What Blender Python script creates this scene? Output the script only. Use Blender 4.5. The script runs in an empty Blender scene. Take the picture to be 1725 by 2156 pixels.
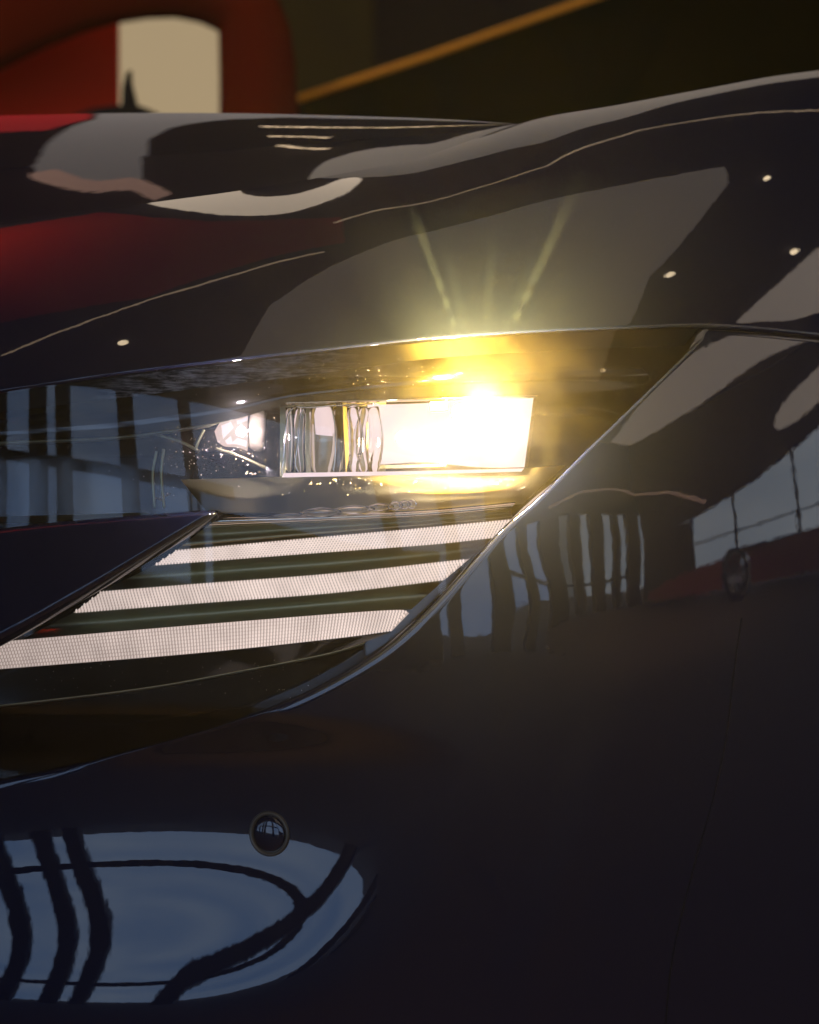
# Close-up of a lit headlight on a navy car, built in code

import math
import numpy as np

# ---------------------------------------------------------------- camera frame
CAM = np.array([0.0, 0.0, 1.20])
PITCH = math.radians(11.5)
FW = np.array([0.0, math.cos(PITCH), -math.sin(PITCH)])
UP = np.array([0.0, math.sin(PITCH), math.cos(PITCH)])
RT = np.array([1.0, 0.0, 0.0])
HV = 0.2025                 # tan of half the vertical field
HH = HV * 1725.0 / 2156.0
PX = 2.0 * HV / 1078.0      # metres per drawing unit two metres away


def lerp_tab(x, xs, ys):
    return np.interp(x, xs, ys)


def smooth_tab(x, xs, ys):
    """monotone-ish cubic (Catmull-Rom) through a table, clamped with straight ends"""
    xs = np.asarray(xs, float); ys = np.asarray(ys, float)
    x = np.asarray(x, float)
    h = np.diff(xs); d = np.diff(ys) / h
    m = np.empty_like(ys)
    m[0] = d[0]; m[-1] = d[-1]
    m[1:-1] = (d[:-1] * h[1:] + d[1:] * h[:-1]) / (h[1:] + h[:-1])
    i = np.clip(np.searchsorted(xs, x) - 1, 0, len(xs) - 2)
    t = (x - xs[i]) / h[i]
    lo = t < 0; hi = t > 1
    tc = np.clip(t, 0, 1)
    r = ((2 * tc**3 - 3 * tc**2 + 1) * ys[i] + (tc**3 - 2 * tc**2 + tc) * h[i] * m[i]
         + (-2 * tc**3 + 3 * tc**2) * ys[i + 1] + (tc**3 - tc**2) * h[i] * m[i + 1])
    r = np.where(lo, ys[0] + (x - xs[0]) * m[0], r)
    r = np.where(hi, ys[-1] + (x - xs[-1]) * m[-1], r)
    return r


def sstep(a, b, x):
    t = np.clip((np.asarray(x, float) - a) / (b - a), 0, 1)
    return t * t * (3 - 2 * t)


# ---------------------------------------------------------------- the lines of the car front
def v_seam(u):      # shut line between bonnet and lamp / bumper
    return smooth_tab(u, [-300, 0, 250, 500, 700, 900, 1100, 1300, 1490, 1725, 2000],
                      [862, 822, 785, 755, 733, 712, 698, 689, 685, 704, 735])


def v_horizon(u):   # where the floor meets the glass wall in the reflection
    return smooth_tab(u, [-300, 0, 400, 900, 1150, 1400, 1725, 2000],
                      [985, 1020, 1095, 1235, 1250, 1250, 1222, 1190])


def v_crest(u):     # upper edge of the bonnet face: crease on the left, silhouette on the right
    return smooth_tab(u, [-300, 0, 180, 330, 500, 620, 740, 870, 1000, 1100, 1300, 1500, 1620, 1725, 2000],
                      [515, 470, 446, 425, 402, 383, 362, 336, 292, 258, 221, 184, 162, 148, 120])


# tilt of the skin (degrees above the horizontal) along the face, integrated to a depth
_LO_V = np.array([-1100, -850, -500, -300, -150, 0, 120, 250, 400, 520, 620, 760])
_LO_T = np.array([-4, -2.5, 1.5, 4.0, 5.6, 6.8, 9.5, 14, 19, 24, 29, 36.0])
_vv = np.arange(-1200, 900, 4.0)
_tt = smooth_tab(_vv, _LO_V, _LO_T)
_LO_D = np.concatenate([[0], np.cumsum(np.tan(np.radians(_tt[:-1] - 11.5))) * 4.0 * PX])
_LO_D -= np.interp(0, _vv, _LO_D)

_UP_S = np.linspace(0, 1.0, 201)


def _up_curve(ts, ss):
    t = smooth_tab(_UP_S, ss, ts)
    dd = np.concatenate([[0], np.cumsum(np.tan(np.radians(np.minimum(t[:-1] - 11.5, 84))) * (_UP_S[1] - _UP_S[0]))])
    return dd


_UP_R = _up_curve([31, 41, 50, 60, 74, 86], [0, .25, .5, .72, .9, 1.0])
_UP_L = _up_curve([33, 40, 47, 54, 62, 68], [0, .25, .5, .72, .9, 1.0])


def depth_plan(u):
    x = (np.asarray(u, float) - 862.5) * PX
    return 0.16 * x + 0.80 * x * x + 0.55 * np.maximum(x, 0) ** 3


def depth_lower(u, v):
    u = np.asarray(u, float); v = np.asarray(v, float)
    d = 2.0 + depth_plan(u) + np.interp(v_horizon(u) - v, _vv, _LO_D)
    # air-dam bowl in the lower corner
    q = (np.abs((u - 120) / np.where(u < 120, 1300.0, 870.0)) ** 3.0 + np.abs((v - 1625) / np.where(v < 1625, 140.0, 570.0)) ** 2.2) ** .5
    q = np.clip(q, 0, 1)
    d = d + 0.056 * (1 - q * q) ** 2
    # soft vertical crease of the bumper corner
    uc = np.interp(v, [1310, 1500, 1700, 1900, 2050, 2200], [1302, 1275, 1238, 1165, 1110, 1090])
    d = d - .0022 * np.exp(-((u - uc) / 52.0) ** 2) * sstep(1400, 1900, v)
    # slight waviness of the pressed skin beside the lamp
    a = (u - 1120) / 150.0
    d = d + .00045 * a * np.exp(-a * a * .8) * np.sin((v - 1080) * 2 * np.pi / 250.0) * sstep(960, 1060, v) * (1 - sstep(1330, 1420, v))
    return d


def depth_upper(u, v):
    vs = v_seam(u); vc = v_crest(u)
    s = (vs - v) / (vs - vc)
    h = (vs - vc) * PX
    w = sstep(500, 1150, u)
    dl = np.interp(s, _UP_S, _UP_L) + np.maximum(s - 1, 0) * 1.5
    dr = np.interp(s, _UP_S, _UP_R) + np.maximum(s - 1, 0) * 4.0
    return depth_lower(u, vs) + h * (dl * (1 - w) + dr * w) * 1.0


def P(u, v, d):
    """drawing point (u,v) at depth d -> world"""
    u = np.asarray(u, float); v = np.asarray(v, float); d = np.asarray(d, float)
    a = (u - 862.5) / 862.5 * HH
    b = (1078.0 - v) / 1078.0 * HV
    r = FW + a[..., None] * RT + b[..., None] * UP
    return CAM + r * d[..., None]


def v_top(u):
    return smooth_tab(u, [-300, 0, 270, 460, 700, 950, 1130, 1300], [248, 243, 238, 238, 243, 252, 264, 278])


_hs = np.linspace(0, 1, 101)
_hslope = smooth_tab(_hs, [0, .25, .5, .75, .9, 1.0], [2.6, 3.0, 3.6, 4.8, 6.5, 9.0])
_hd = np.concatenate([[0], np.cumsum(_hslope[:-1]) * .01])


def depth_hood(u, v):
    vc = v_crest(u); vt = np.minimum(v_top(u), vc - .01)
    s = (vc - v) / (vc - vt)
    return depth_upper(u, vc) + .012 * sstep(500, 900, u) + (vc - vt) * PX * np.interp(s, _hs, _hd)
import bpy, bmesh, random
from mathutils import Vector
R = math.radians
random.seed(4)
C = bpy.context.scene.collection
sc = bpy.context.scene

# ---------------------------------------------------------------- camera
cam = bpy.data.cameras.new('camera')
co = bpy.data.objects.new('camera', cam)
C.objects.link(co)
co.location = CAM
co.rotation_euler = (math.pi / 2 - PITCH, 0, 0)
cam.sensor_fit = 'VERTICAL'
cam.sensor_height = 24.0
cam.lens = 24.0 / (2 * HV)
cam.clip_end = 200
cam.clip_start = 0.05
cam.dof.use_dof = True
cam.dof.focus_distance = 1.99
cam.dof.aperture_fstop = 4.5
sc.camera = co

# ---------------------------------------------------------------- world, exposure
w = bpy.data.worlds.new('World')
sc.world = w
w.use_nodes = True
w.node_tree.nodes['Background'].inputs[0].default_value = (0.62, 0.72, 0.80, 1)
w.node_tree.nodes['Background'].inputs[1].default_value = 0.9
sc.view_settings.view_transform = 'Standard'
sc.view_settings.look = 'None'
sc.view_settings.exposure = 0
sc.view_settings.gamma = 1
sc.cycles.max_bounces = 8
sc.cycles.transparent_max_bounces = 12
sc.cycles.sample_clamp_indirect = 4
sc.cycles.caustics_reflective = False
sc.cycles.caustics_refractive = False
sc.cycles.use_denoising = True

# ---------------------------------------------------------------- lamps of the lit headlight and those added for its bloom
def P1(u, v, d):
    return Vector(P(float(u), float(v), float(d)))


def point_lamp(name, loc, power, col, size):
    l = bpy.data.lights.new(name, 'POINT')
    l.energy = power; l.color = col; l.shadow_soft_size = size
    o = bpy.data.objects.new(name, l); C.objects.link(o); o.location = loc
    return o


def area_lamp(name, loc, target, power, col, sx, sy):
    l = bpy.data.lights.new(name, 'AREA')
    l.shape = 'RECTANGLE'; l.size = sx; l.size_y = sy
    l.energy = power; l.color = col
    o = bpy.data.objects.new(name, l); C.objects.link(o); o.location = loc
    o.rotation_euler = (Vector(target) - Vector(loc)).to_track_quat('-Z', 'Y').to_euler()
    return o


GLOW = (1.0, 0.60, 0.08)


def spot_lamp(name, loc, direction, power, col, size, angle, blend):
    l = bpy.data.lights.new(name, 'SPOT')
    l.energy = power; l.color = col; l.shadow_soft_size = size
    l.spot_size = math.radians(angle); l.spot_blend = blend
    o = bpy.data.objects.new(name, l); C.objects.link(o); o.location = loc
    o.rotation_euler = Vector(direction).to_track_quat('-Z', 'Y').to_euler()
    return o


# unseen bloom lamp added clear of the lens, raking the paint round it
LAMP = P1(1015, 842, float(depth_lower(1015., 842.)) - 0.035)
point_lamp('headlight_bloom_lamp', LAMP, 38.0, GLOW, 0.008)
for u1, v1, pw in ((1030, 862, 7.0), (1075, 915, 3.0), (940, 925, 3.0), (860, 915, 1.5)):  # extra lamps added before the lens to whiten the bloom's core
    point_lamp('core_bloom_lamp', P1(u1, v1, float(depth_lower(float(u1), float(v1))) - .012), pw, (1.0, .84, .70), 0.006)
# the second, smaller optic on the inner side is lit too
point_lamp('inner_optic_light', P1(500, 905, float(depth_lower(500., 905.)) - 0.012), .9, (1.0, .84, .95), 0.004)
RAY = LAMP + Vector((0, -.045, .015))
# rows of added narrow spots that draw star rays up the bonnet
for (u1, v1, pw, an) in ((868, 440, 1.0, 3.0), (1205, 410, 1.2, 3.0), (1040, 490, .25, 4.0), (940, 520, .2, 4.0), (1125, 540, .22, 4.0)):
    for t, k in ((.16, 20), (.28, 40), (.40, 80), (.50, 110), (.60, 125), (.70, 125), (.80, 110), (.90, 80), (1.0, 45)):
        ut, vt = 1012 + (u1 - 1012) * t, 838 + (v1 - 838) * t
        fn_ = depth_upper if vt < float(v_seam(ut)) else depth_lower
        tgt = P1(ut, vt, float(fn_(float(ut), float(vt))))
        spot_lamp('star_ray_spot', RAY, tgt - RAY, pw * k * .75, (1.0, .58, .06), 0.0015, an * 1.15, 1.0)
spot_lamp('bloom_fill_spot', RAY, P1(1045, 560, float(depth_upper(1045., 560.))) - RAY, 62, (1.0, .58, .08), .004, 95, 1.0)  # wide spot added for the soft bloom on the bonnet
# fill spots added for the stand, the red panel and the floor
spot_lamp('stand_fill_spot', (-2.6, 2.6, 4.4), (1.75, 2.6, -3.4), 270, (1, .85, .7), .05, 40, .5)
spot_lamp('red_panel_fill_spot', (-3.4, 4.2, 3.2), (.9, -.9, 1.3), 330, (1, .8, .65), .03, 90, 1.0)
spot_lamp('floor_fill_spot', (7.5, -2.5, 4.3), (.2, -.6, -4), 1100, (1, .72, .48), .05, 95, .9)

# ---------------------------------------------------------------- helpers
def mat(name, base, rough=.5, metal=0.0, coat=0.0, coat_rough=0.02, spec=.5, emit=None, estr=1.0, bump=None, trans=0.0):
    m = bpy.data.materials.new(name); m.use_nodes = True
    n = m.node_tree.nodes; b = n['Principled BSDF']
    b.inputs['Base Color'].default_value = (*base, 1)
    b.inputs['Roughness'].default_value = rough
    b.inputs['Metallic'].default_value = metal
    b.inputs['Coat Weight'].default_value = coat
    b.inputs['Coat Roughness'].default_value = coat_rough
    b.inputs['Specular IOR Level'].default_value = spec
    b.inputs['Transmission Weight'].default_value = trans
    if emit:
        b.inputs['Emission Color'].default_value = (*emit, 1)
        b.inputs['Emission Strength'].default_value = estr
    if bump:
        scale, strength, dist = bump
        tc = n.new('ShaderNodeTexCoord'); t = n.new('ShaderNodeTexNoise'); k = n.new('ShaderNodeBump')
        t.inputs['Scale'].default_value = scale; t.inputs['Detail'].default_value = 2
        k.inputs['Strength'].default_value = strength; k.inputs['Distance'].default_value = dist
        L = m.node_tree.links
        L.new(tc.outputs['Object'], t.inputs['Vector']); L.new(t.outputs['Fac'], k.inputs['Height'])
        L.new(k.outputs['Normal'], b.inputs['Normal']); L.new(k.outputs['Normal'], b.inputs['Coat Normal'])
    return m


def emitter(name, col, strength=1.0):
    m = bpy.data.materials.new(name); m.use_nodes = True
    n = m.node_tree.nodes; n.remove(n['Principled BSDF'])
    e = n.new('ShaderNodeEmission'); e.inputs[0].default_value = (*col, 1); e.inputs[1].default_value = strength
    m.node_tree.links.new(e.outputs[0], n['Material Output'].inputs[0])
    return m


def meshobj(name, verts, faces, m, parent=None, smooth=True):
    me = bpy.data.meshes.new(name)
    me.from_pydata([tuple(float(c) for c in v) for v in verts], [], faces)
    me.materials.append(m)
    if smooth:
        for p in me.polygons: p.use_smooth = True
    o = bpy.data.objects.new(name, me); C.objects.link(o)
    if parent:
        o.parent = parent
        o.matrix_parent_inverse = parent.matrix_world.inverted()
    return o


def grid_faces(h, w, off=0, flip=False):
    f = []
    for i in range(h - 1):
        for j in range(w - 1):
            a = off + i * w + j
            q = (a, a + 1, a + w + 1, a + w)
            f.append(q[::-1] if flip else q)
    return f


def gridobj(name, pts, m, parent=None, thick=0.0):
    """pts: H x W x 3, seen face towards the camera"""
    h, w_ = pts.shape[:2]
    a = pts[h // 2, w_ // 2]; b = pts[h // 2, w_ // 2 - 1]; c = pts[h // 2 - 1, w_ // 2]
    n = np.cross(a - b, c - a)  # face normal sign test
    q = pts[:2, :2].reshape(-1, 3)
    n = np.cross(pts[h // 2, w_ // 2] - pts[h // 2, w_ // 2 - 1], pts[h // 2, w_ // 2] - pts[h // 2 - 1, w_ // 2])
    flip = np.dot(n, CAM - a) < 0
    o = meshobj(name, pts.reshape(-1, 3), grid_faces(h, w_, 0, flip), m, parent)
    if thick:
        s = o.modifiers.new('thickness', 'SOLIDIFY'); s.thickness = thick; s.offset = -1
    return o


def resample(pts, n):
    pts = np.asarray(pts, float)
    # Catmull-Rom through the points then even spacing
    k = np.arange(len(pts)); kk = np.linspace(0, len(pts) - 1, 40 * len(pts))
    x = smooth_tab(kk, k, pts[:, 0]); y = smooth_tab(kk, k, pts[:, 1])
    s = np.concatenate([[0], np.cumsum(np.hypot(np.diff(x), np.diff(y)))])
    t = np.linspace(0, s[-1], n)
    return np.stack([np.interp(t, s, x), np.interp(t, s, y)], 1)


def polyline(pts, n):
    pts = np.asarray(pts, float)
    s = np.concatenate([[0], np.cumsum(np.hypot(*np.diff(pts, axis=0).T))])
    t = np.linspace(0, s[-1], n)
    return np.stack([np.interp(t, s, pts[:, 0]), np.interp(t, s, pts[:, 1])], 1)


def ruled(a, b, rows, k0=0.0, k1=None, fn=None, prof=None):
    """sheet between two drawn curves a, b (N x 2); depth offset runs k0 -> k1 behind the skin"""
    fn = fn or depth_lower
    k1 = k0 if k1 is None else k1
    out = []
    for i in range(rows):
        t = i / (rows - 1)
        p = a * (1 - t) + b * t
        k = k0 * (1 - t) + k1 * t
        if prof is not None: k = k + prof(t)
        out.append(P(p[:, 0], p[:, 1], fn(p[:, 0], p[:, 1]) + k))
    return np.array(out)


def box(name, lo, hi, m, parent=None, bevel=0.0):
    bm = bmesh.new()
    bmesh.ops.create_cube(bm, size=1)
    for v in bm.verts:
        v.co = Vector([(lo[i] + hi[i]) / 2 + v.co[i] * (hi[i] - lo[i]) for i in range(3)])
    if bevel:
        bmesh.ops.bevel(bm, geom=bm.edges[:] , offset=bevel, segments=2, affect='EDGES')
    me = bpy.data.meshes.new(name); bm.to_mesh(me); bm.free(); me.materials.append(m)
    o = bpy.data.objects.new(name, me); C.objects.link(o)
    if parent:
        o.parent = parent; o.matrix_parent_inverse = parent.matrix_world.inverted()
    return o


def slab(name, pts, vec, m, parent=None, smooth=False):
    """closed prism: polygon pts extruded by vec"""
    n = len(pts); vec = np.asarray(vec, float)
    V = [np.asarray(p, float) for p in pts] + [np.asarray(p, float) + vec for p in pts]
    F = [tuple(range(n - 1, -1, -1)), tuple(range(n, 2 * n))] + [(i, (i + 1) % n, n + (i + 1) % n, n + i) for i in range(n)]
    o = meshobj(name, V, F, m, parent, smooth)
    bm = bmesh.new(); bm.from_mesh(o.data); bmesh.ops.recalc_face_normals(bm, faces=bm.faces); bm.to_mesh(o.data); bm.free()
    return o


def tube(name, pts, rad, m, parent=None, seg=8):
    pts = [np.asarray(p, float) for p in pts]
    V = []; F = []
    for i, p in enumerate(pts):
        d = pts[min(i + 1, len(pts) - 1)] - pts[max(i - 1, 0)]
        d = d / (np.linalg.norm(d) + 1e-12)
        a = np.cross(d, [0.13, 0.2, 0.97]); a /= np.linalg.norm(a); b = np.cross(d, a)
        r = rad[i] if hasattr(rad, '__len__') else rad
        for k in range(seg):
            t = 2 * math.pi * k / seg
            V.append(p + r * (math.cos(t) * a + math.sin(t) * b))
    for i in range(len(pts) - 1):
        for k in range(seg):
            F.append((i * seg + k, i * seg + (k + 1) % seg, (i + 1) * seg + (k + 1) % seg, (i + 1) * seg + k))
    F.append(tuple(range(seg - 1, -1, -1))); F.append(tuple((len(pts) - 1) * seg + k for k in range(seg)))
    return meshobj(name, V, F, m, parent)


def empty(name, loc):
    o = bpy.data.objects.new(name, None); C.objects.link(o); o.location = loc
    o.empty_display_size = .1
    bpy.context.view_layer.update()
    return o


def tag(o, label, cat, group=None):
    o['label'] = label; o['category'] = cat
    if group: o['group'] = group
    return o


def structure(o):
    o['kind'] = 'structure'; return o
# ---------------------------------------------------------------- materials
M = {}
M['paint'] = mat('navy_car_paint', (0.0034, 0.0056, 0.0200), rough=.6, metal=.0, spec=.04, coat=1.0, coat_rough=.0, bump=(70, .003, .01))
M['black_gloss'] = mat('black_gloss_plastic', (0.004, 0.004, 0.003), rough=.10, coat=.0, bump=(60, .01, .01))
M['black_matt'] = mat('black_rubber', (0.004, 0.004, 0.004), rough=.7, spec=.2)
M['chrome_dark'] = mat('smoked_chrome', (0.32, 0.29, 0.17), rough=.34, metal=.9, bump=(40, .02, .01))
M['chrome'] = mat('lamp_chrome', (0.72, 0.66, 0.55), rough=.12, metal=1.0)
M['glass_clear'] = mat('clear_lamp_optics', (0.95, 0.95, 0.95), rough=.03, trans=1.0)
M['lamp_white'] = emitter('lit_lamp_white', (.95, .74, .78), 1.0)
M['lamp_dim'] = emitter('lit_lamp_dim', (0.62, .47, .42), 1.0)
M['bar_back'] = emitter('light_bar_glow', (0.50, .385, .35), 1.0)
M['bar_dot'] = emitter('light_bar_cell', (0.90, .74, .685), 1.0)
M['flare_white'] = mat('dust_white', (0.8, .75, .7), rough=.8, emit=None)


def cover_material():
    m = bpy.data.materials.new('lamp_cover_clear'); m.use_nodes = True
    n = m.node_tree.nodes; n.remove(n['Principled BSDF']); L = m.node_tree.links
    t = n.new('ShaderNodeBsdfTransparent'); g = n.new('ShaderNodeBsdfGlossy'); f = n.new('ShaderNodeFresnel'); x = n.new('ShaderNodeMixShader')
    f.inputs['IOR'].default_value = 1.44; g.inputs['Roughness'].default_value = 0.0
    t.inputs[0].default_value = (.97, .97, .96, 1)
    L.new(f.outputs[0], x.inputs[0]); L.new(t.outputs[0], x.inputs[1]); L.new(g.outputs[0], x.inputs[2])
    # thin diffuse film added so the cover catches the lamp glow
    d = n.new('ShaderNodeBsdfDiffuse'); d.inputs[0].default_value = (.6, .57, .5, 1)
    tc = n.new('ShaderNodeTexCoord'); nz = n.new('ShaderNodeTexNoise'); rp = n.new('ShaderNodeMapRange'); y = n.new('ShaderNodeMixShader')
    nz.inputs['Scale'].default_value = 28; nz.inputs['Detail'].default_value = 6
    rp.inputs['From Min'].default_value = .35; rp.inputs['From Max'].default_value = .75; rp.inputs['To Min'].default_value = .003; rp.inputs['To Max'].default_value = .012
    L.new(tc.outputs['Object'], nz.inputs['Vector']); L.new(nz.outputs['Fac'], rp.inputs['Value']); L.new(rp.outputs[0], y.inputs[0])
    L.new(x.outputs[0], y.inputs[1]); L.new(d.outputs[0], y.inputs[2])
    L.new(y.outputs[0], n['Material Output'].inputs[0])
    return m


M['cover'] = cover_material()


def sky_material(name, c0, c1):
    m = bpy.data.materials.new(name); m.use_nodes = True
    n = m.node_tree.nodes; n.remove(n['Principled BSDF']); L = m.node_tree.links
    tc = n.new('ShaderNodeTexCoord'); mp = n.new('ShaderNodeMapping'); t = n.new('ShaderNodeTexNoise'); r = n.new('ShaderNodeValToRGB'); e = n.new('ShaderNodeEmission')
    mp.inputs['Scale'].default_value = (.05, .05, .16)
    t.inputs['Scale'].default_value = 2.0; t.inputs['Detail'].default_value = 5
    r.color_ramp.elements[0].position = .22; r.color_ramp.elements[0].color = (*c0, 1)
    r.color_ramp.elements[1].position = .80; r.color_ramp.elements[1].color = (*c1, 1)
    e.inputs[1].default_value = 2.4
    L.new(tc.outputs['Object'], mp.inputs[0]); L.new(mp.outputs[0], t.inputs['Vector']); L.new(t.outputs['Fac'], r.inputs[0])
    L.new(r.outputs[0], e.inputs[0]); L.new(e.outputs[0], n['Material Output'].inputs[0])
    return m


M['sky'] = sky_material('overcast_sky', (.20, .40, .86), (.62, .80, 1.10))
M['sky_side'] = sky_material('overcast_sky_pale', (.55, .66, .80), (.88, .96, 1.05))
M['floor'] = mat('brown_floor_tile', (.075, .050, .032), rough=.8, spec=.15)
M['ceiling'] = mat('dark_ceiling', (.045, .04, .035), rough=.8)
M['wall'] = mat('dark_wall', (.03, .022, .015), rough=.8, spec=.1)
M['frame'] = mat('dark_window_frame', (.012, .013, .016), rough=.4)
M['panel'] = emitter('beige_panel_glow', (1.0, .83, .68), 0.72)  # emission of the added reflection panels
M['panel_side'] = emitter('side_panel_glow', (1.0, .82, .68), 1.9)
M['red_lit'] = emitter('red_glow_panel', (.42, .02, .02), 1.0)  # emission of the red panel added for its reflection
M['pale'] = emitter('pale_panel_glow', (.30, .26, .24), 1.0)  # emission of the pale shapes added for their reflection
M['panel_bright'] = emitter('bright_panel_glow', (1.0, .80, .60), 4.5)
M['arc'] = emitter('pink_light_strip', (1.0, .58, .42), 1.6)
M['fringe'] = emitter('pink_strip_glow', (.62, .36, .27), 1.0)
M['smoked'] = mat('smoked_lens', (.16, .14, .11), rough=.18)
M['tube'] = emitter('warm_light_tube', (1.0, .72, .45), 3.0)
M['spot'] = emitter('warm_downlight', (1.0, .78, .5), 14.0)
M['red'] = mat('red_panel', (.60, .03, .010), rough=.7, spec=.0)
M['dark_red'] = mat('dark_red_panel', (.085, .009, .003), rough=.7, spec=.0)
M['cream'] = emitter('lit_cream_window', (.40, .30, .175), .95)
M['orange'] = mat('orange_strip', (.45, .19, .02), rough=.6, spec=.1, emit=(.45, .19, .02), estr=.1)
M['olive'] = mat('dark_olive_panel', (.006, .005, .001), rough=.8, spec=.0)
M['black'] = mat('soft_black', (.006, .005, .004), rough=.6, spec=.1)
M['dust'] = mat('dust_fleck', (.30, .30, .32), rough=.9, spec=.1)
M['far_red'] = mat('far_red_paint', (.45, .02, .015), rough=.4, coat=.5)
M['alloy'] = mat('grey_alloy', (.25, .25, .26), rough=.4, metal=.6)


def scuffed_material():
    m = mat('scuffed_black_trim', (.004, .004, .003), rough=.5, spec=.12)
    n = m.node_tree.nodes; L = m.node_tree.links; b = n['Principled BSDF']
    tc = n.new('ShaderNodeTexCoord'); mp = n.new('ShaderNodeMapping'); t = n.new('ShaderNodeTexNoise'); r = n.new('ShaderNodeMapRange')
    mp.inputs['Scale'].default_value = (60, 60, 420); t.inputs['Scale'].default_value = 1.0; t.inputs['Detail'].default_value = 7; t.inputs['Roughness'].default_value = .7
    r.inputs['From Min'].default_value = .44; r.inputs['From Max'].default_value = .68
    L.new(tc.outputs['Object'], mp.inputs[0]); L.new(mp.outputs[0], t.inputs['Vector']); L.new(t.outputs['Fac'], r.inputs['Value'])
    sx = n.new('ShaderNodeSeparateXYZ'); a = n.new('ShaderNodeMapRange'); c = n.new('ShaderNodeMapRange')
    L.new(tc.outputs['Object'], sx.inputs[0])
    for k, (lo, hi) in ((a, (-.27, -.17)), (c, (-.03, -.11))):
        k.inputs['From Min'].default_value = lo; k.inputs['From Max'].default_value = hi; k.interpolation_type = 'SMOOTHSTEP'
        L.new(sx.outputs[0], k.inputs['Value'])
    m1 = n.new('ShaderNodeMath'); m1.operation = 'MULTIPLY'; m2 = n.new('ShaderNodeMath'); m2.operation = 'MULTIPLY'
    L.new(a.outputs[0], m1.inputs[0]); L.new(c.outputs[0], m1.inputs[1]); L.new(m1.outputs[0], m2.inputs[0]); L.new(r.outputs[0], m2.inputs[1])
    x = n.new('ShaderNodeMix'); x.data_type = 'RGBA'
    x.inputs['A'].default_value = (.004, .004, .003, 1); x.inputs['B'].default_value = (.34, .34, .38, 1)
    L.new(m2.outputs[0], x.inputs['Factor']); L.new(x.outputs['Result'], b.inputs['Base Color'])
    return m


M['scuffed'] = scuffed_material()


def falloff(m):
    """light guides fade towards their inner end and flicker a little from cell to cell"""
    n = m.node_tree.nodes; L = m.node_tree.links; e = n['Emission']
    tc = n.new('ShaderNodeTexCoord'); sx = n.new('ShaderNodeSeparateXYZ'); a = n.new('ShaderNodeMapRange'); t = n.new('ShaderNodeTexNoise'); b = n.new('ShaderNodeMapRange'); k = n.new('ShaderNodeMath')
    a.inputs['From Min'].default_value = -.36; a.inputs['From Max'].default_value = -.12; a.inputs['To Min'].default_value = .62; a.inputs['To Max'].default_value = 1.05
    t.inputs['Scale'].default_value = 45; t.inputs['Detail'].default_value = 3
    b.inputs['From Min'].default_value = .3; b.inputs['From Max'].default_value = .7; b.inputs['To Min'].default_value = .86; b.inputs['To Max'].default_value = 1.08
    k.operation = 'MULTIPLY'
    L.new(tc.outputs['Object'], sx.inputs[0]); L.new(sx.outputs[0], a.inputs['Value'])
    L.new(tc.outputs['Object'], t.inputs['Vector']); L.new(t.outputs['Fac'], b.inputs['Value'])
    L.new(a.outputs[0], k.inputs[0]); L.new(b.outputs[0], k.inputs[1]); L.new(k.outputs[0], e.inputs['Strength'])


falloff(M['bar_back']); falloff(M['bar_dot'])
# ---------------------------------------------------------------- the showroom (seen in the paint)
XL, XR, YB, YF, HC = -18.0, 12.0, -6.0, 9.0, 4.6
fl = structure(meshobj('floor', [(XL - 12, YB - 14, 0), (XR + 14, YB - 14, 0), (XR + 14, YF + 3, 0), (XL - 12, YF + 3, 0)], [(0, 1, 2, 3)], M['floor'], smooth=False))
ce = structure(box('ceiling', (XL, YB, HC), (XR, YF, HC + .15), M['ceiling']))
structure(box('far_wall', (XL, YF, 0), (XR, YF + .2, HC), M['wall']))
structure(box('left_wall', (XL - .2, YB, 0), (XL, YF, HC), M['wall']))
# right wall with a long window; header edge slanted to shape its reflection
structure(slab('right_wall', [(XR, YB, HC), (XR, YF, HC), (XR, YF, 3.4), (XR, .8, 2.9), (XR, .1, 2.65), (XR, -1.6, 2.15), (XR, -3.9, 1.6), (XR, YB, 1.4)], (.2, 0, 0), M['wall']))
structure(box('right_wall_end', (XR, 5.0, 0), (XR + .2, YF, 3.0), M['wall']))
structure(box('right_wall_corner', (XR + .01, YB, 0), (XR + .2, -3.9, 1.55), M['wall']))
# back wall: tall glass on the left, low windows on the right
structure(box('back_wall_header', (XL, YB - .2, 3.7), (5.0, YB, HC), M['wall']))
structure(box('back_wall_upper', (5.0, YB - .2, 2.0), (XR, YB, HC), M['wall']))
# sky beyond the glass
sk = structure(meshobj('sky', [(-70, -30, -2), (30, -30, -2), (30, -30, 30), (-70, -30, 30)], [(0, 1, 2, 3)], M['sky'], smooth=False))
sk2 = structure(meshobj('sky_side', [(34, -30, -2), (34, 30, -2), (34, 30, 30), (34, -30, 30)], [(0, 1, 2, 3)], M['sky_side'], smooth=False))

gw = empty('glass_wall', (-2, YB - .1, 0))
tag(gw, 'tall glass wall with dark posts reflected in the bumper hollow', 'window')
for x, hw in ((-15.5, .2), (-13.5, .2), (-11.2, .2), (-9.1, .3), (-7.6, .28), (-6.72, .22), (-4.72, .22), (-3.0, .15), (2.0, .2), (3.7, .2)):
    box('post', (x - hw, YB - .16, 0), (x + hw, YB - .04, 3.7), M['frame'], gw)
structure(box('sky_block_wall', (-2.6, YB - .02, 0), (3.2, YB + .06, 1.25), M['wall']))  # added to block sky reflections over the light bars
box('transom', (XL, YB - .13, 1.5), (-2.0, YB - .07, 1.74), M['frame'], gw)
sw = empty('side_window', (8, YB - .1, 0))
tag(sw, 'low row of dim windows between brown posts reflected in the fender', 'window')
for i, x in enumerate(np.arange(5.2, 12, 1.05)):
    wd = [.62, .34, .75, .42][i % 4]
    box('post', (x - wd / 2, YB - .18, 0), (x + wd / 2, YB - .02, 2.15), M['wall'], sw)
box('transom', (5.0, YB - .13, .75), (XR, YB - .07, .83), M['frame'], sw)
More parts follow.
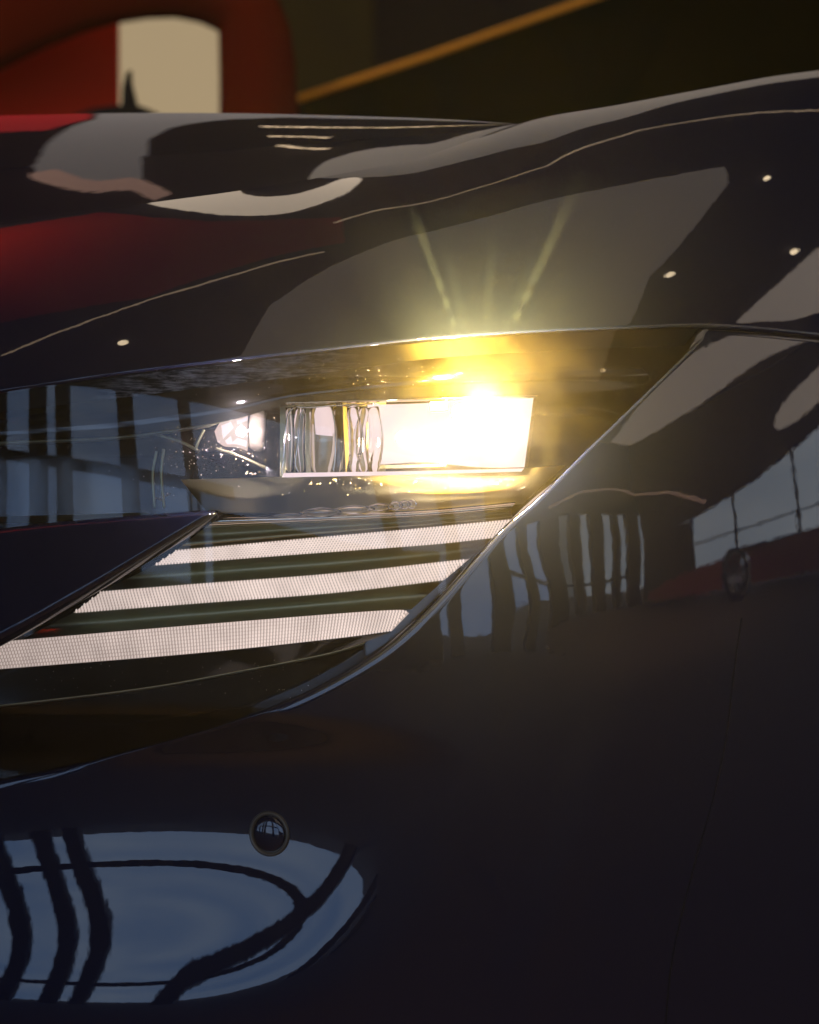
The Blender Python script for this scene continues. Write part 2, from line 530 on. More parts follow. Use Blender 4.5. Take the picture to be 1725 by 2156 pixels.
rg = empty('right_window', (XR + .1, 0, 0))
tag(rg, 'wide window with thin mullions reflected at the right edge of the fender', 'window')
for y in (-3.9, -2.4, -.6, 1.4, 3.4):
    box('mullion', (XR + .05, y - .035, 0), (XR + .12, y + .035, 2.95), M['frame'], rg)
tube('rail', [(XR + .1, -3.9, 1.0), (XR + .1, 5, 1.25)], .02, M['frame'], rg)

# luminous panels added for paint reflections, tracks and downlights
cl = []
def ceil_poly(name, pts, m, label, cat, z=HC - .02):
    o = slab(name, [(x, y, z) for x, y in pts], (0, 0, -.03), m)
    tag(o, label, cat); return o
ceil_poly('reflection_panel', [(-2.2, -5.5), (-.45, .9), (.5, 2.2), (2.7, 3.25), (3.0, 3.0), (3.4, 1.35), (6.6, -2.7), (2.6, -3.6), (0, -5.5)], M['panel'],
          'large dim beige glowing panel added for its reflection in the bonnet above the lamp', 'reflection panel')
ceil_poly('reflection_panel', [(5.9, 1.6), (5.45, 2.8), (5.7, 3.6), (7.7, 2.6), (7.3, 1.6), (6.3, .9)], M['panel_side'], 'small beige glowing panel added for its reflection at the right edge above the shut line', 'reflection panel')
ceil_poly('reflection_panel', [(10.7, -5.8), (8.4, -2.2), (8.07, -1.0), (8.3, -.3), (9.5, .3), (11.5, .5), (10.9, -.67), (11.7, -2.8), (11.95, -4.6), (11.95, -5.8)], M['panel_side'], 'beige glowing panel added for the slanting band reflected below the shut line', 'reflection panel')
tag(slab('wall_reflection_panel', [(XR - .02, -.92, 3.1), (XR - .02, -.85, 3.3), (XR - .02, -.6, 3.5), (XR - .02, .7, 4.0), (XR - .02, .7, 3.2), (XR - .02, -.4, 2.95), (XR - .02, -.8, 2.98)], (-.03, 0, 0), M['panel_side']),
    'beige glowing panel added for the rounded tongue reflected at the right edge', 'wall light')  # glowing shape added on the wall for its fender reflection
def loop(pts, n=60):
    return [tuple(q) for q in resample(list(pts) + [pts[0]], n + 1)[:-1]]


ceil_poly('reflection_panel', loop([(-1.45, 4.3), (-1.3, 3.85), (-1.1, 3.45), (-.85, 3.1), (-.55, 2.97), (-.27, 3.08), (-.06, 3.6), (-.03, 4.6), (-.12, 4.9), (-.2, 4.2), (-.35, 3.75), (-.6, 3.7), (-.8, 3.95), (-.95, 4.35)]), M['panel_bright'],
          'bright glowing panel added for the pale oval reflected on the bonnet crease', 'reflection panel')
ceil_poly('reflection_panel', loop([(-.3, 4.95), (.3, 4.75), (.65, 4.75), (.9, 5.7), (1.15, 6.6), (1.8, 6.9), (2.6, 7.2), (2.4, 8.2), (.8, 8.1), (-.3, 7.6)]), M['panel'], 'beige glowing panel added for its reflection along the bonnet crest', 'reflection panel')
for pts, lab in (([(-3.6, 1.05), (-2.87, 1.22), (-1.98, 1.38), (-1.0, 1.6), (-.03, 1.93)], 'thin warm light tube reflected across the left of the bonnet side'),
                 ([(-.02, 2.6), (.22, 2.95), (.46, 3.13), (.93, 3.47), (1.02, 3.9), (1.2, 4.5), (1.73, 4.6), (2.9, 4.7)], 'thin warm light tube reflected below the bonnet crest')):
    o = tube('light_tube', [(x, y, HC - .12) for x, y in pts], .014, M['tube']); tag(o, lab, 'light', 'thin ceiling light tubes')
for k, pts in enumerate(([(-.74, 8.93, 3.43), (-.45, 8.93, 3.53), (-.18, 8.93, 3.63), (.15, 8.93, 3.80)], [(-.78, 8.93, 4.05), (-.6, 8.93, 4.16), (-.42, 8.93, 4.3)],
                         [(-.76, 8.8, 4.46), (-.55, 8.35, 4.46), (-.4, 8.1, 4.46)])):
    o = tube('light_tube', pts, .022, M['tube'])
    tag(o, ['farthest', 'middle', 'nearest'][k] + ' of three short light tubes reflected on the bonnet top', 'light', 'thin ceiling light tubes')
arc = resample([(7.2, 2.3), (7.8, 2.52), (9.0, 2.95), (10.9, 3.1), (11.9, 2.85), (13.2, 2.62), (14.6, 1.98)], 40)
o = tube('light_strip', [(min(x, 11.88), YB + .08 + max(x - 11.88, 0), z) for x, z in arc], .055, M['arc'])
tag(o, 'pinkish light strip arching over the low windows in the fender reflection', 'light')
DL = ((3.40, 3.25, .035, 'upper downlight fleck at the far right of the bonnet side'), (3.63, 1.47, .06, 'brightest downlight fleck above the right end of the lamp'),
      (5.10, 2.62, .06, 'slanting downlight fleck near the right edge over the shut line'), (-2.2, .61, .06, 'downlight fleck low on the left of the bonnet side'),
      (6.26, -2.24, .05, 'downlight fleck on the black bezel right of the lit lamp'))
for x, y, r_, lab in DL:
    o = slab('downlight', [(x + r_ * math.cos(t), y + r_ * math.sin(t), HC - .06) for t in np.linspace(0, 2 * math.pi, 13)[:-1]], (0, 0, -.02), M['spot'])
    tag(o, lab, 'downlight', 'ceiling downlights')
o = slab('red_ceiling_panel', [(q[0], q[1], HC - .05) for q in ((-3.6, 4.3), (-1.75, 4.2), (-1.4, 3.5), (-1.0, 3.02), (-.6, 2.82), (0, 2.75), (.1, 2.1), (-1.7, 1.5), (-3.6, 1.8))], (0, 0, -.02), M['red'])  # red panel added to give the bonnet its red reflection
tag(o, 'added red ceiling panel reflected as a red glow on the left of the bonnet', 'banner')
# glowing shapes added at the far wall for the bonnet-top reflections
W_ = YF - .02
o = slab('pale_reflection_panel', [(-1.2, W_, 2.2), (1.6, W_, 2.2), (1.6, W_, 2.62), (-.5, W_, 2.72), (-.8, W_, 2.9), (-1.15, W_, 3.4), (-1.42, W_, 3.95), (-1.62, W_, 4.55), (-2.25, W_, 4.55), (-2.1, W_, 4.3), (-1.85, W_, 3.8), (-1.35, W_, 2.8)], (0, -.04, 0), M['pale'])
tag(o, 'added pale glowing panel reflected as a bent grey band on the bonnet top', 'curtain')
o = slab('pale_panel_end', [(-2.25, 8.95, HC - .03), (-2.2, 8.3, HC - .03), (-1.9, 7.66, HC - .03), (-1.7, 7.55, HC - .03), (-1.62, 7.8, HC - .03), (-1.66, 8.95, HC - .03)], (0, 0, -.03), M['pale'])
tag(o, 'pale ceiling end of the added glowing panel reflected above the pink fringe', 'valance')
o = slab('pink_reflection_strip', [tuple((*q, HC - .06)) for q in list(resample([(-2.24, 8.45), (-2.2, 8.2), (-1.92, 7.6), (-1.68, 7.45), (-1.5, 6.95)], 20)) + list(resample([(-1.4, 7.1), (-1.58, 7.65), (-1.68, 7.85), (-1.9, 7.95), (-2.1, 8.55)], 20))], (0, 0, -.03), M['fringe'])
tag(o, 'added pink glowing strip reflected at the foot of the pale band on the bonnet top', 'fringe')
o = slab('red_glow_panel', [(-6, W_, 2.2), (-1.22, W_, 2.2), (-1.38, W_, 2.8), (-1.7, W_, 3.35), (-6, W_, 3.6)], (0, -.03, 0), M['red_lit'])
tag(o, 'added dim red glowing panel reflected at the far left of the bonnet top', 'light box')
# red car standing by the right window
rc = empty('red_car', (10.6, -1.9, 0))
tag(rc, 'low red car by the right window reflected in the fender', 'car')
prof = [(-4.9, .12), (-4.85, .30), (-4.2, .42), (-3.2, .52), (-1.9, .60), (-.4, .66), (1.2, .70), (1.2, .12), (-1.35, .12)]
prof += [(-1.9 + .42 * math.cos(t), .30 + .42 * math.sin(t)) for t in np.linspace(-.45, math.pi + .45, 14)][0:] + [(-2.5, .12)]
slab('car_body', [(10.6, y, z) for y, z in prof], (1.5, 0, 0), M['far_red'], rc)
for (cy) in (-1.9,):
    tube('tyre', [(10.58, cy + .34 * math.cos(t), .34 + .34 * math.sin(t)) for t in np.linspace(0, 2 * math.pi, 25)], .045, M['black'], rc)
    tube('rim', [(10.56, cy + .285 * math.cos(t), .34 + .285 * math.sin(t)) for t in np.linspace(0, 2 * math.pi, 25)], .018, M['alloy'], rc)
    for k in range(10):
        t = 2 * math.pi * k / 10
        tube('spoke', [(10.57, cy + .04 * math.cos(t), .34 + .04 * math.sin(t)), (10.55, cy + .28 * math.cos(t + .12), .34 + .28 * math.sin(t + .12))], .014, M['alloy'], rc, 5)
# ---------------------------------------------------------------- the car
car = empty('parked_car', (0.0, 2.6, 0.0))
tag(car, 'glossy navy blue car corner with its headlight switched on', 'car')

OUT = [(-170, 1672), (0, 1640), (130, 1614), (250, 1585), (450, 1530), (600, 1475), (700, 1427), (800, 1366), (865, 1312), (930, 1250), (985, 1190),
       (1060, 1110), (1130, 1050), (1220, 962), (1300, 885), (1400, 788), (1478, 712)]


def seam_pts(us, dv=0.0):
    us = np.asarray(us, float)
    return np.stack([us, v_seam(us) + dv], 1)


# --- bumper skin: from the lamp's edge out to beyond the frame
NB = 420
inner = np.concatenate([resample(OUT, 340), polyline(seam_pts(np.linspace(1484, 1900, 80), 11), 80)])
outer = np.concatenate([polyline([(-170, 2330), (1900, 2330)], 260), polyline([(1900, 2326), (1900, 760)], 160)])
tang = np.gradient(inner, axis=0)
nrm = np.stack([tang[:, 1], -tang[:, 0]], 1); nrm /= np.linalg.norm(nrm, axis=1)[:, None]   # towards the lamp (up / left)
_k = np.ones(41) / 41
nrm = np.stack([np.convolve(np.pad(nrm[:, i], 20, mode='edge'), _k, 'valid') for i in (0, 1)], 1)
rows = []
RL = np.concatenate([np.full(190, 26.0), np.linspace(26, 8, 90), np.full(140, 8.0)])
for x in np.linspace(1, 0, 14)[:-1]:      # x = 1 at the edge over the lamp, 0 where the skin runs flat
    p = inner - nrm * (RL * (1 - x))[:, None]
    rows.append(P(p[:, 0], p[:, 1], depth_lower(p[:, 0], p[:, 1]) + RL * PX * (.26 * x ** 2 + .5 * x ** 9)))
first = inner - nrm * RL[:, None]
deep = [P(inner[:, 0], inner[:, 1], depth_lower(inner[:, 0], inner[:, 1]) + .05)]
for i in range(190):
    t = (i / 189.0) ** 1.15
    p = first * (1 - t) + outer * t
    rows.append(P(p[:, 0], p[:, 1], depth_lower(p[:, 0], p[:, 1])))
bumper = gridobj('bumper', np.array(deep + rows), M['paint'], car, .0)

# --- bonnet: rolled lower edge, face up to the crest, then the top beyond the crease
us = np.linspace(-170, 1900, 420)
rows = []
RB = 13.0
for a in np.linspace(90, 0, 7)[:-1]:
    r = math.radians(a)
    v = v_seam(us) + RB * math.sin(r) - 4
    rows.append(P(us, v, depth_upper(us, v_seam(us)) + RB * PX * (1 - math.cos(r)) * 1.0))
under = P(us, v_seam(us) + RB - 4, depth_lower(us, v_seam(us)) + .04)
for i in range(150):
    s = i / 149.0
    v = (v_seam(us) - 4) * (1 - s) + v_crest(us) * s
    rows.append(P(us, v, depth_upper(us, v)))
bonnet = gridobj('bonnet_side', np.array([under] + rows), M['paint'], car)


ust = np.linspace(-170, 1180, 300)
rows = []
for i in range(110):
    s = i / 109.0
    vc = v_crest(ust); vt = np.minimum(v_top(ust), vc)
    v = vc * (1 - s) + vt * s
    rows.append(P(ust, v, depth_hood(ust, v)))
hood = gridobj('bonnet_top', np.array(rows), M['paint'], car)

# thin shut line between bumper and wing
sl = resample([(1562, 1300), (1545, 1420), (1528, 1560), (1502, 1680), (1468, 1800), (1432, 1940), (1410, 2060), (1400, 2200)], 120)
pts = P(sl[:, 0], sl[:, 1], depth_lower(sl[:, 0], sl[:, 1]) - .0001)
tube('shut_line', list(pts), .0007, M['black_matt'], car, 5)
# ---------------------------------------------------------------- headlight
top_us = np.linspace(-170, 1478, 300)
o_top = seam_pts(top_us, 2)
o_bot = resample(OUT, 300)
# clear cover: same skin as the body, a touch behind it
cv = ruled(o_top, o_bot, 90, .0012)
# deep black housing behind everything
hb = ruled(seam_pts(np.linspace(-175, 1500, 120), -12), resample([(u + 6, v + 6) for u, v in OUT], 120), 40, .11, .075)
headlight = gridobj('headlight', hb, M['black_gloss'], car)
headlight['label'] = 'lit headlight with three white light bars'
gridobj('clear_cover', cv, M['cover'], headlight)


def sheet(name, a, b, k0, k1, m, rows=12, n=160, prof=None, smooth_in=True):
    f = resample if smooth_in else polyline
    return gridobj(name, ruled(f(a, n), f(b, n), rows, k0, k1, prof=prof), m, headlight)


# upper black trim under the bonnet edge and the bezel over the lamp unit
sheet('upper_trim', [(-170, 858), (0, 826), (250, 789), (500, 759), (700, 737), (900, 716), (1100, 702), (1300, 694), (1470, 692)],
      [(-170, 890), (0, 868), (250, 838), (500, 808), (700, 783), (900, 756), (1100, 742), (1300, 732), (1440, 728)], .006, .012, M['scuffed'])
sheet('bezel', [(-170, 890), (0, 868), (250, 838), (500, 808), (700, 783), (900, 756), (1100, 742), (1300, 732), (1440, 728)],
      [(-170, 945), (0, 930), (250, 918), (470, 888), (620, 852), (900, 836), (1130, 828), (1260, 824), (1350, 815)], .012, .024, M['black_gloss'],
      prof=lambda t: .006 * math.sin(math.pi * t))
sheet('bezel_edge', [(-170, 945), (0, 930), (250, 918), (470, 888)], [(-170, 953), (0, 938), (250, 926), (440, 900)], .022, .026, M['chrome_dark'], 5,
      prof=lambda t: -.004 * math.sin(math.pi * t))

# --- LED unit: open box with a white-hot reflector on the outer side and clear optics on the inner side
sheet('led_reflector', [(796, 852), (905, 848), (1000, 838), (1124, 836)], [(800, 978), (900, 974), (1010, 984), (1106, 984)], .050, .042, M['lamp_white'], 12, 40,
      prof=lambda t: .012 * math.sin(math.pi * t))
sheet('led_baffle', [(905, 846), (943, 844)], [(907, 864), (941, 862)], .030, .030, M['chrome_dark'], 4, 8, smooth_in=False)
sheet('led_sill', [(800, 980), (940, 976)], [(800, 987), (940, 982)], .028, .026, M['chrome_dark'], 4, 12, smooth_in=False)
sheet('led_end', [(1124, 834), (1132, 832)], [(1104, 988), (1112, 984)], .044, .012, M['chrome'], 6, 10, smooth_in=False)
sheet('led_rim', [(602, 846), (1132, 830)], [(602, 853), (1130, 838)], .018, .022, M['chrome'], 6, 40, smooth_in=False, prof=lambda t: -.003 * math.sin(math.pi * t))
sheet('led_rim', [(598, 996), (850, 992), (1104, 986)], [(594, 1005), (850, 1000), (1098, 993)], .022, .018, M['lamp_white'], 4, 40, smooth_in=False)
sheet('led_backplate', [(590, 850), (812, 842)], [(590, 1003), (812, 996)], .066, .066, M['chrome_dark'], 4, 20, smooth_in=False)
for (x0, x1, y0, y1, mm, k) in ((652, 694, 868, 918, 'lamp_white', .056), (656, 672, 918, 990, 'lamp_dim', .057), (690, 703, 900, 992, 'lamp_dim', .055),
                               (733, 756, 858, 990, 'lamp_white', .052), (774, 800, 852, 985, 'lamp_white', .050), (604, 612, 880, 985, 'lamp_dim', .056), (628, 634, 866, 992, 'lamp_white', .056)):
    sheet('led_chip', [(x0, y0), ((x0 + x1) / 2, y0 - 4), (x1, y0 - 1)], [(x0 + 3, y1), ((x0 + x1) / 2, y1 + 3), (x1 - 2, y1 - 1)], k, k + .003, M[mm], 6, 12)
sheet('led_separator', [(708, 850), (722, 849)], [(712, 994), (728, 993)], .036, .044, M['black_gloss'], 5, 6, smooth_in=False)
for (xc, r_, bow) in ((610, 11, 3), (634, 14, -5), (678, 30, 4), (712, 11, 2), (742, 15, 8), (768, 13, -9), (786, 15, 7)):
    pts = [P(xc + bow * math.sin(math.pi * i / 9), v, float(depth_lower(float(xc), v)) + .036) for i, v in enumerate(np.linspace(858, 996, 10))]
    tube('lens_rib', pts, [r_ * PX * (.8 + .2 * math.sin(math.pi * i / 9)) for i in range(10)], M['glass_clear'], headlight, 16)
# clear outline of the optic block: thin polished edges
for pl in ([(622, 856), (608, 870), (602, 900), (598, 960), (597, 1002), (640, 1004), (720, 1001)], [(622, 856), (652, 858), (700, 854), (790, 850)],
           [(640, 858), (632, 880), (628, 930), (622, 975), (630, 996)], [(700, 862), (706, 900), (706, 960), (702, 994)]):
    q = resample(pl, 40)
    tube('optic_edge', list(P(q[:, 0], q[:, 1], depth_lower(q[:, 0], q[:, 1]) + .026)), .0007, M['chrome'], headlight, 6)
# inner optic: bright wedge of glass beside a dark drum lens
sheet('inner_optic', [(452, 908), (466, 888), (492, 880), (530, 868)], [(458, 930), (474, 940), (500, 942), (521, 950)], .036, .030, M['lamp_dim'], 10, 24, prof=lambda t: .010 * math.sin(math.pi * t))
for pl in ([(466, 896), (486, 888), (492, 900), (470, 924)], [(498, 886), (526, 876), (524, 884), (500, 894)], [(500, 922), (520, 928), (519, 944), (484, 936)], [(474, 928), (486, 918), (490, 932), (480, 938)]):
    dk = .0335
    slab('optic_facet', [P(x, y, float(depth_lower(float(x), float(y))) + dk) for x, y in pl], FW * .002, M['lamp_white'], headlight)
pts = [P(526 + 34 * i / 7, 906 + 2 * i / 7, float(depth_lower(540., 900.)) + .040) for i in range(8)]
tube('inner_lens', pts, [36 * PX, 41 * PX, 43 * PX, 44 * PX, 45 * PX, 45 * PX, 44 * PX, 40 * PX], M['smoked'], headlight, 28)
pts = [P(524, 906, float(depth_lower(540., 900.)) + .040), P(527, 906, float(depth_lower(540., 900.)) + .040)]
tube('inner_lens_rim', pts, [39 * PX, 40 * PX], M['chrome'], headlight, 28)
for pl in ([(300, 905), (340, 918), (380, 930), (420, 950)], [(455, 944), (500, 958), (560, 985)], [(330, 950), (322, 1000), (326, 1070)], [(345, 945), (340, 1000), (346, 1070)], [(430, 905), (418, 930), (412, 945)]):
    q = resample(pl, 30)
    tube('moulded_rib', list(P(q[:, 0], q[:, 1], depth_lower(q[:, 0], q[:, 1]) + .03)), .0012, M['chrome_dark'], headlight, 8)
sheet('inner_ledge', [(-170, 1098), (0, 1088), (150, 1084), (305, 1079)], [(-170, 1110), (0, 1102), (150, 1097), (320, 1084)], .03, .01, M['chrome_dark'], 6, 60)
# clear blob of moulded lens on the shelf
for (x0, x1, yc, h_) in ((572, 640, 1086, 4), (630, 720, 1080, 11), (700, 790, 1074, 10), (770, 830, 1069, 9), (815, 850, 1066, 10), (838, 866, 1064, 10), (856, 878, 1063, 10)):
    pts = [P(x0 + (x1 - x0) * i / 8, yc - 3 * i / 8, float(depth_lower(float(x0), float(yc))) + .014) for i in range(9)]
    tube('lens_lobe', pts, [max(h_ * math.sin(math.pi * (i + .4) / 8.8), .6) * PX for i in range(9)], M['glass_clear'], headlight, 14)

# --- lower tray, shelf, light bars, slats
sheet('lower_tray', [(380, 1010), (600, 1004), (1000, 992), (1190, 980)], [(440, 1082), (700, 1080), (900, 1072), (1100, 1062)], .06, .028, M['chrome_dark'], 14)
sheet('shelf', [(430, 1080), (700, 1076), (900, 1068), (1090, 1052)], [(430, 1112), (700, 1100), (900, 1090), (1075, 1074)], .026, .020, M['chrome'], 14,
      prof=lambda t: -.008 * math.sin(math.pi * t))
sheet('shelf_underside', [(430, 1112), (700, 1100), (900, 1090), (1075, 1074)], [(370, 1160), (700, 1128), (900, 1110), (1082, 1093)], .020, .030, M['chrome_dark'], 14,
      prof=lambda t: .005 * math.sin(2 * math.pi * t))
BARS = [([(372, 1159), (700, 1129), (900, 1111), (1082, 1093)], [(325, 1190), (640, 1166), (900, 1147), (1042, 1132)]),
        ([(214, 1246), (400, 1231), (700, 1208), (988, 1177)], [(155, 1290), (400, 1271), (700, 1248), (936, 1221)]),
        ([(-120, 1363), (46, 1347), (458, 1312), (815, 1285), (862, 1291)], [(-120, 1420), (0, 1409), (407, 1376), (700, 1345), (826, 1328)])]
for bi, (a, b) in enumerate(BARS):
    n = 60
    bar = sheet('light_bar', a, b, .020, .020, M['bar_back'], 10, n)
    A = resample(a, 400); B = resample(b, 400)
    L_ = np.hypot(*np.diff(A, axis=0).T).sum()
    V = []; F = []
    nrow = 7 if bi < 2 else 8
    ncol = int(L_ / 6.6)
    for c in range(ncol):
        for r_ in range(nrow):
            sx = (c + (.5 if r_ % 2 else 0) + .3) / (ncol + .6)
            ty = (r_ + .5) / nrow
            ia = sx * 399; i0 = int(ia); f_ = ia - i0; i1 = min(i0 + 1, 399)
            pa = A[i0] * (1 - f_) + A[i1] * f_; pb = B[i0] * (1 - f_) + B[i1] * f_
            p = pa * (1 - ty) + pb * ty
            ry = np.linalg.norm(pb - pa) / nrow * .50
            if bi == 2 and r_ in (2, 3, 4): ry *= 1.05
            base = len(V)
            d0 = float(depth_lower(p[0], p[1]))
            for k in range(6):
                t = math.pi / 3 * k + math.pi / 6
                V.append(P(p[0] + 2.15 * math.cos(t), p[1] + ry * math.sin(t), d0 + .0195))
            V.append(P(p[0], p[1], d0 + .0188))
            F += [(base + k, base + 6, base + (k + 1) % 6) for k in range(6)]
    cells = meshobj('light_cells', V, F, M['bar_dot'], headlight, False)
    cells['kind'] = 'stuff'
for (a, b) in (([(325, 1190), (640, 1166), (900, 1147), (1042, 1132)], [(214, 1246), (400, 1231), (700, 1208), (988, 1177)]),
               ([(155, 1290), (400, 1271), (700, 1248), (936, 1221)], [(46, 1347), (458, 1312), (700, 1293), (866, 1283)])):
    sheet('slat', a, b, .021, .021, M['chrome_dark'], 18, 120, prof=lambda t: .020 * math.sin(math.pi * t) ** .8)
# crystal sliver along the outer edge, its brightness put in as emission
sheet('edge_sliver', [(1176, 1008), (1120, 1052), (1062, 1108), (1036, 1134), (1008, 1166), (990, 1186)], [(1168, 1014), (1140, 1043), (1084, 1099), (1050, 1132), (1012, 1166), (990, 1188)],
      .014, .010, M['lamp_dim'], 6, 60)
# lower dark apron
sheet('apron', [(-170, 1424), (0, 1411), (407, 1378), (700, 1347), (826, 1330)], [(-170, 1500), (0, 1484), (300, 1448), (509, 1411), (690, 1375), (770, 1352)], .020, .012, M['black_gloss'], 12)
sheet('apron_lip', [(-170, 1500), (0, 1484), (300, 1448), (509, 1411), (690, 1375), (770, 1352)], [(-170, 1506), (0, 1490), (300, 1454), (509, 1417), (690, 1381), (765, 1358)], .012, .014, M['chrome_dark'], 5,
      prof=lambda t: -.0015 * math.sin(math.pi * t))
sheet('apron_floor', [(-170, 1506), (0, 1490), (300, 1454), (509, 1417), (690, 1381), (765, 1358)], [(-170, 1690), (0, 1655), (250, 1600), (450, 1545), (600, 1490), (765, 1392)], .03, .03, M['black_gloss'], 14)

# --- painted blade of the bumper that reaches over the lens
bt = resample([(-170, 1126), (0, 1111), (120, 1098), (300, 1084), (430, 1074), (462, 1076), (468, 1083)], 160)
bl = resample([(-170, 1452), (0, 1362), (60, 1330), (200, 1250), (350, 1160), (440, 1106), (468, 1083)], 160)
rows = []
rows.append(ruled(bt, bt, 2, .012)[0])
for i in range(60):
    t = i / 59.0
    p = bt * (1 - t) + bl * t
    hgt = np.linalg.norm(bl - bt, axis=1)
    dtop = t * hgt; dbot = (1 - t) * hgt
    k = -.006 - .027 * t * hgt / 240 + .010 * (1 - np.clip(dtop / 12, 0, 1)) ** 2 + .016 * (1 - np.clip(dbot / 30, 0, 1)) ** 2
    rows.append(P(p[:, 0], p[:, 1], depth_lower(p[:, 0], p[:, 1]) + k))
rows.append(ruled(bl, bl, 2, .02)[0])
gridobj('bumper_blade', np.array(rows), M['paint'], car)

# --- dust and fly specks on the cover
rnd = random.Random(7)
V = []; F = []
def fleck(u, v, r_, asp=1.0, ang=0.0):
    b = len(V); n = rnd.randint(5, 7)
    for k in range(n):
        t = 2 * math.pi * k / n; q = r_ * rnd.uniform(.6, 1.2)
        x = q * asp * math.cos(t); y = q * math.sin(t)
        uu = u + x * math.cos(ang) - y * math.sin(ang); vv_ = v - x * math.sin(ang) - y * math.cos(ang)
        V.append(P(uu, vv_, float(depth_lower(uu, vv_)) - .0002))
    V.append(P(u, v, float(depth_lower(u, v)) - .0008))
    F.extend([(b + k, b + (k + 1) % n, b + n) for k in range(n)])
for _ in range(190):
    u = rnd.gauss(450, 75); v = rnd.gauss(955, 45)
    if 868 + (600 - u) * .12 < v < 1040: fleck(u, v, rnd.choice((.7, .8, .9, 1.1, 1.6)))
for _ in range(70):
    u = rnd.uniform(560, 1120); v = 1008 + abs(rnd.gauss(0, 22))
    if v < 1060: fleck(u, v, rnd.choice((.7, .9, 1.2)))
for (u, v) in ((660, 1016), (705, 1012), (1040, 1018), (528, 997), (332, 1050), (345, 1042)):
    for _ in range(7): fleck(u + rnd.gauss(0, 7), v + rnd.gauss(0, 2.5), rnd.uniform(.8, 1.6), 2.0, .5)
for _ in range(60):
    fleck(rnd.uniform(300, 1000), 830 - (rnd.uniform(300, 1000)) * .06 + rnd.gauss(0, 12), .7)
for _ in range(60):
    fleck(rnd.uniform(60, 700), rnd.uniform(1385, 1470), rnd.choice((.6, .8)))
dust = meshobj('dust_specks', V, F, M['dust'], headlight, False)
dust['kind'] = 'stuff'

# --- parking sensor in the hollow
us_, vs_ = 568.0, 1755.0
d0 = float(depth_lower(us_, vs_))
c0 = P(us_, vs_, d0)
e1 = P(us_ + 2, vs_, float(depth_lower(us_ + 2, vs_))) - c0
e2 = P(us_, vs_ - 2, float(depth_lower(us_, vs_ - 2))) - c0
e1 /= np.linalg.norm(e1); nn = np.cross(e1, e2); nn /= np.linalg.norm(nn)
if nn @ (CAM - c0) < 0: nn = -nn
e2 = np.cross(nn, e1)


def ring(name, prof, m, parent, seg=48):
    V = []; F = []
    for (r_, h_) in prof:
        for k in range(seg):
            t = 2 * math.pi * k / seg
            V.append(c0 + r_ * PX * (math.cos(t) * e1 + 1.08 * math.sin(t) * e2) + nn * h_)
    for i in range(len(prof) - 1):
        for k in range(seg):
            F.append((i * seg + k, i * seg + (k + 1) % seg, (i + 1) * seg + (k + 1) % seg, (i + 1) * seg + k))
    if prof[-1][0] < 6: F.append(tuple((len(prof) - 1) * seg + k for k in range(seg)))
    o = meshobj(name, V, F, m, parent)
    return o


sensor = ring('parking_sensor', [(46, -.001), (46, .0015), (44, .003), (41, .0032), (38, .002), (36, -.001)], mat('sensor_ring_grey', (.05, .045, .035), .4), car)
ring('sensor_disc', [(37, -.0015), (36, .0012), (32, .0022), (24, .0028), (12, .0031), (3, .0032)], M['paint'], sensor)
# ---------------------------------------------------------------- blurred things behind the bonnet
def B(u, v, d=5.0): return P(float(u), float(v), float(d))


arch = empty('red_arch_stand', B(300, 300, 5.0) * np.array([1, 1, 0]))
tag(arch, 'blurred dark red arched stand behind the bonnet at upper left', 'stand')
inner_ = [(-260, 240), (-120, 190), (0, 150), (100, 100), (180, 68), (245, 50), (310, 40), (370, 38), (420, 48), (460, 66), (462, 160), (462, 420)]
outer_ = [(-420, -160), (-200, -260), (0, -300), (150, -300), (300, -260), (420, -190), (520, -90), (585, -10), (612, 60), (622, 130), (628, 220), (630, 420)]
a = polyline(inner_, 80); b = polyline(outer_, 80)
front = np.array([P((a * (1 - t) + b * t)[:, 0], (a * (1 - t) + b * t)[:, 1], np.full(80, 5.0 + .05 * (2 * t - 1) ** 2)) for t in np.linspace(0, 1, 12)])
ar = gridobj('arch_band', front, M['dark_red'], arch, .12)
slab('red_panel', [B(-300, 480, 5.35), B(-300, -40, 5.35), B(246, -40, 5.35), B(246, 480, 5.35)], (0, .05, 0), M['red'], arch)
cw = tag(slab('cream_window', [B(246, 420, 5.6), B(246, -120, 5.6), B(500, -120, 5.6), B(500, 420, 5.6)], (0, .04, 0), M['cream']),
         'bright cream window seen through the red arch', 'window')
fin = empty('black_fin', B(262, 300, 4.4) * np.array([1, 1, 0]))
slab('fin_blade', [B(256, 236, 4.4), B(258, 185, 4.4), B(266, 152, 4.4), B(274, 148, 4.4), B(276, 180, 4.4), B(290, 236, 4.4)], (0, .03, 0), M['black'], fin)
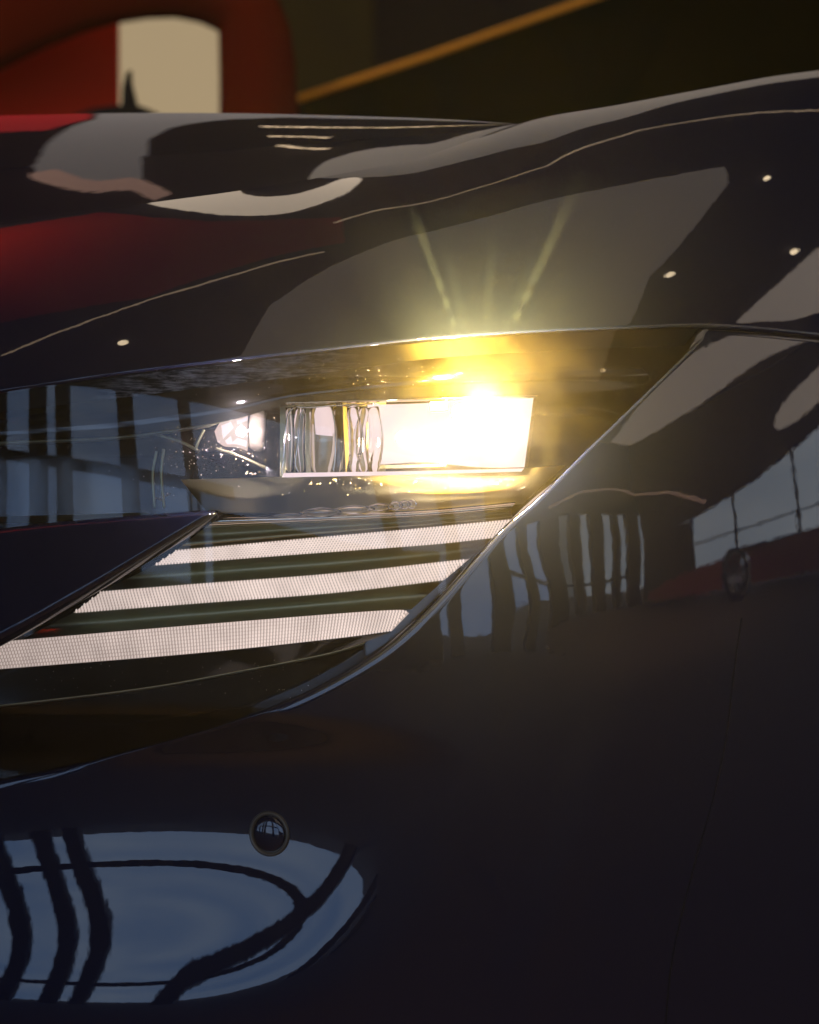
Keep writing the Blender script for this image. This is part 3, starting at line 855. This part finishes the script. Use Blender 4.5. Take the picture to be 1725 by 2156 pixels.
slab('fin_base', [B(150, 243, 4.38), B(190, 230, 4.38), B(240, 224, 4.38), B(290, 226, 4.38), B(330, 243, 4.38), B(330, 280, 4.38), B(150, 280, 4.38)], (0, .06, 0), M['black'], fin)
tag(fin, 'small black upright fin in front of the cream window', 'fin')
op = empty('dark_panel', B(900, 300, 6.0) * np.array([1, 1, 0]))
tag(op, 'dark olive panel with an orange slanting edge above the bonnet', 'panel')
slab('olive_panel', [B(560, 420, 6.0), B(560, 240, 6.0), B(630, 205, 6.0), B(1240, 0, 6.0), B(1560, -108, 6.0), B(1900, -108, 6.0), B(1900, 420, 6.0)], (0, .06, 0), M['olive'], op)
tube('orange_edge', [B(628, 208, 5.96), B(900, 118, 5.96), B(1240, -2, 5.96), B(1560, -110, 5.96)], .008, M['orange'], op, 10)
tag(slab('grey_column', [B(560, 420, 6.6), B(560, -200, 6.6), B(786, -200, 6.6), B(786, 420, 6.6)], (0, .2, 0), mat('olive_grey_column', (.035, .028, .011), .8, spec=0)),
    'dim olive grey column between the red arch and the black gap', 'column')
# ---------------------------------------------------------------- haze added to spread the lamp's bloom
HAZE = 0.0018

def build_haze(density):
    bm = bmesh.new(); bmesh.ops.create_cube(bm, size=1)
    lo = (XL - 11.5, YB - 14.5, -1.0); hi = (XR + 14.5, YF + 3.5, HC + .5)
    for v in bm.verts:
        v.co = Vector([(lo[i] + hi[i]) / 2 + v.co[i] * (hi[i] - lo[i]) for i in range(3)])
    me = bpy.data.meshes.new('haze'); bm.to_mesh(me); bm.free()
    m = bpy.data.materials.new('bloom_haze'); m.use_nodes = True
    n = m.node_tree.nodes; n.remove(n['Principled BSDF'])
    pv = n.new('ShaderNodeVolumePrincipled')
    pv.inputs['Color'].default_value = (.9, .9, .9, 1); pv.inputs['Density'].default_value = density; pv.inputs['Anisotropy'].default_value = .83
    m.node_tree.links.new(pv.outputs[0], n['Material Output'].inputs['Volume'])
    me.materials.append(m)
    o = bpy.data.objects.new('haze', me); C.objects.link(o); o['kind'] = 'stuff'
    m.cycles.volume_sampling = 'MULTIPLE_IMPORTANCE'
    m.cycles.homogeneous_volume = True
    return o


build_haze(HAZE)
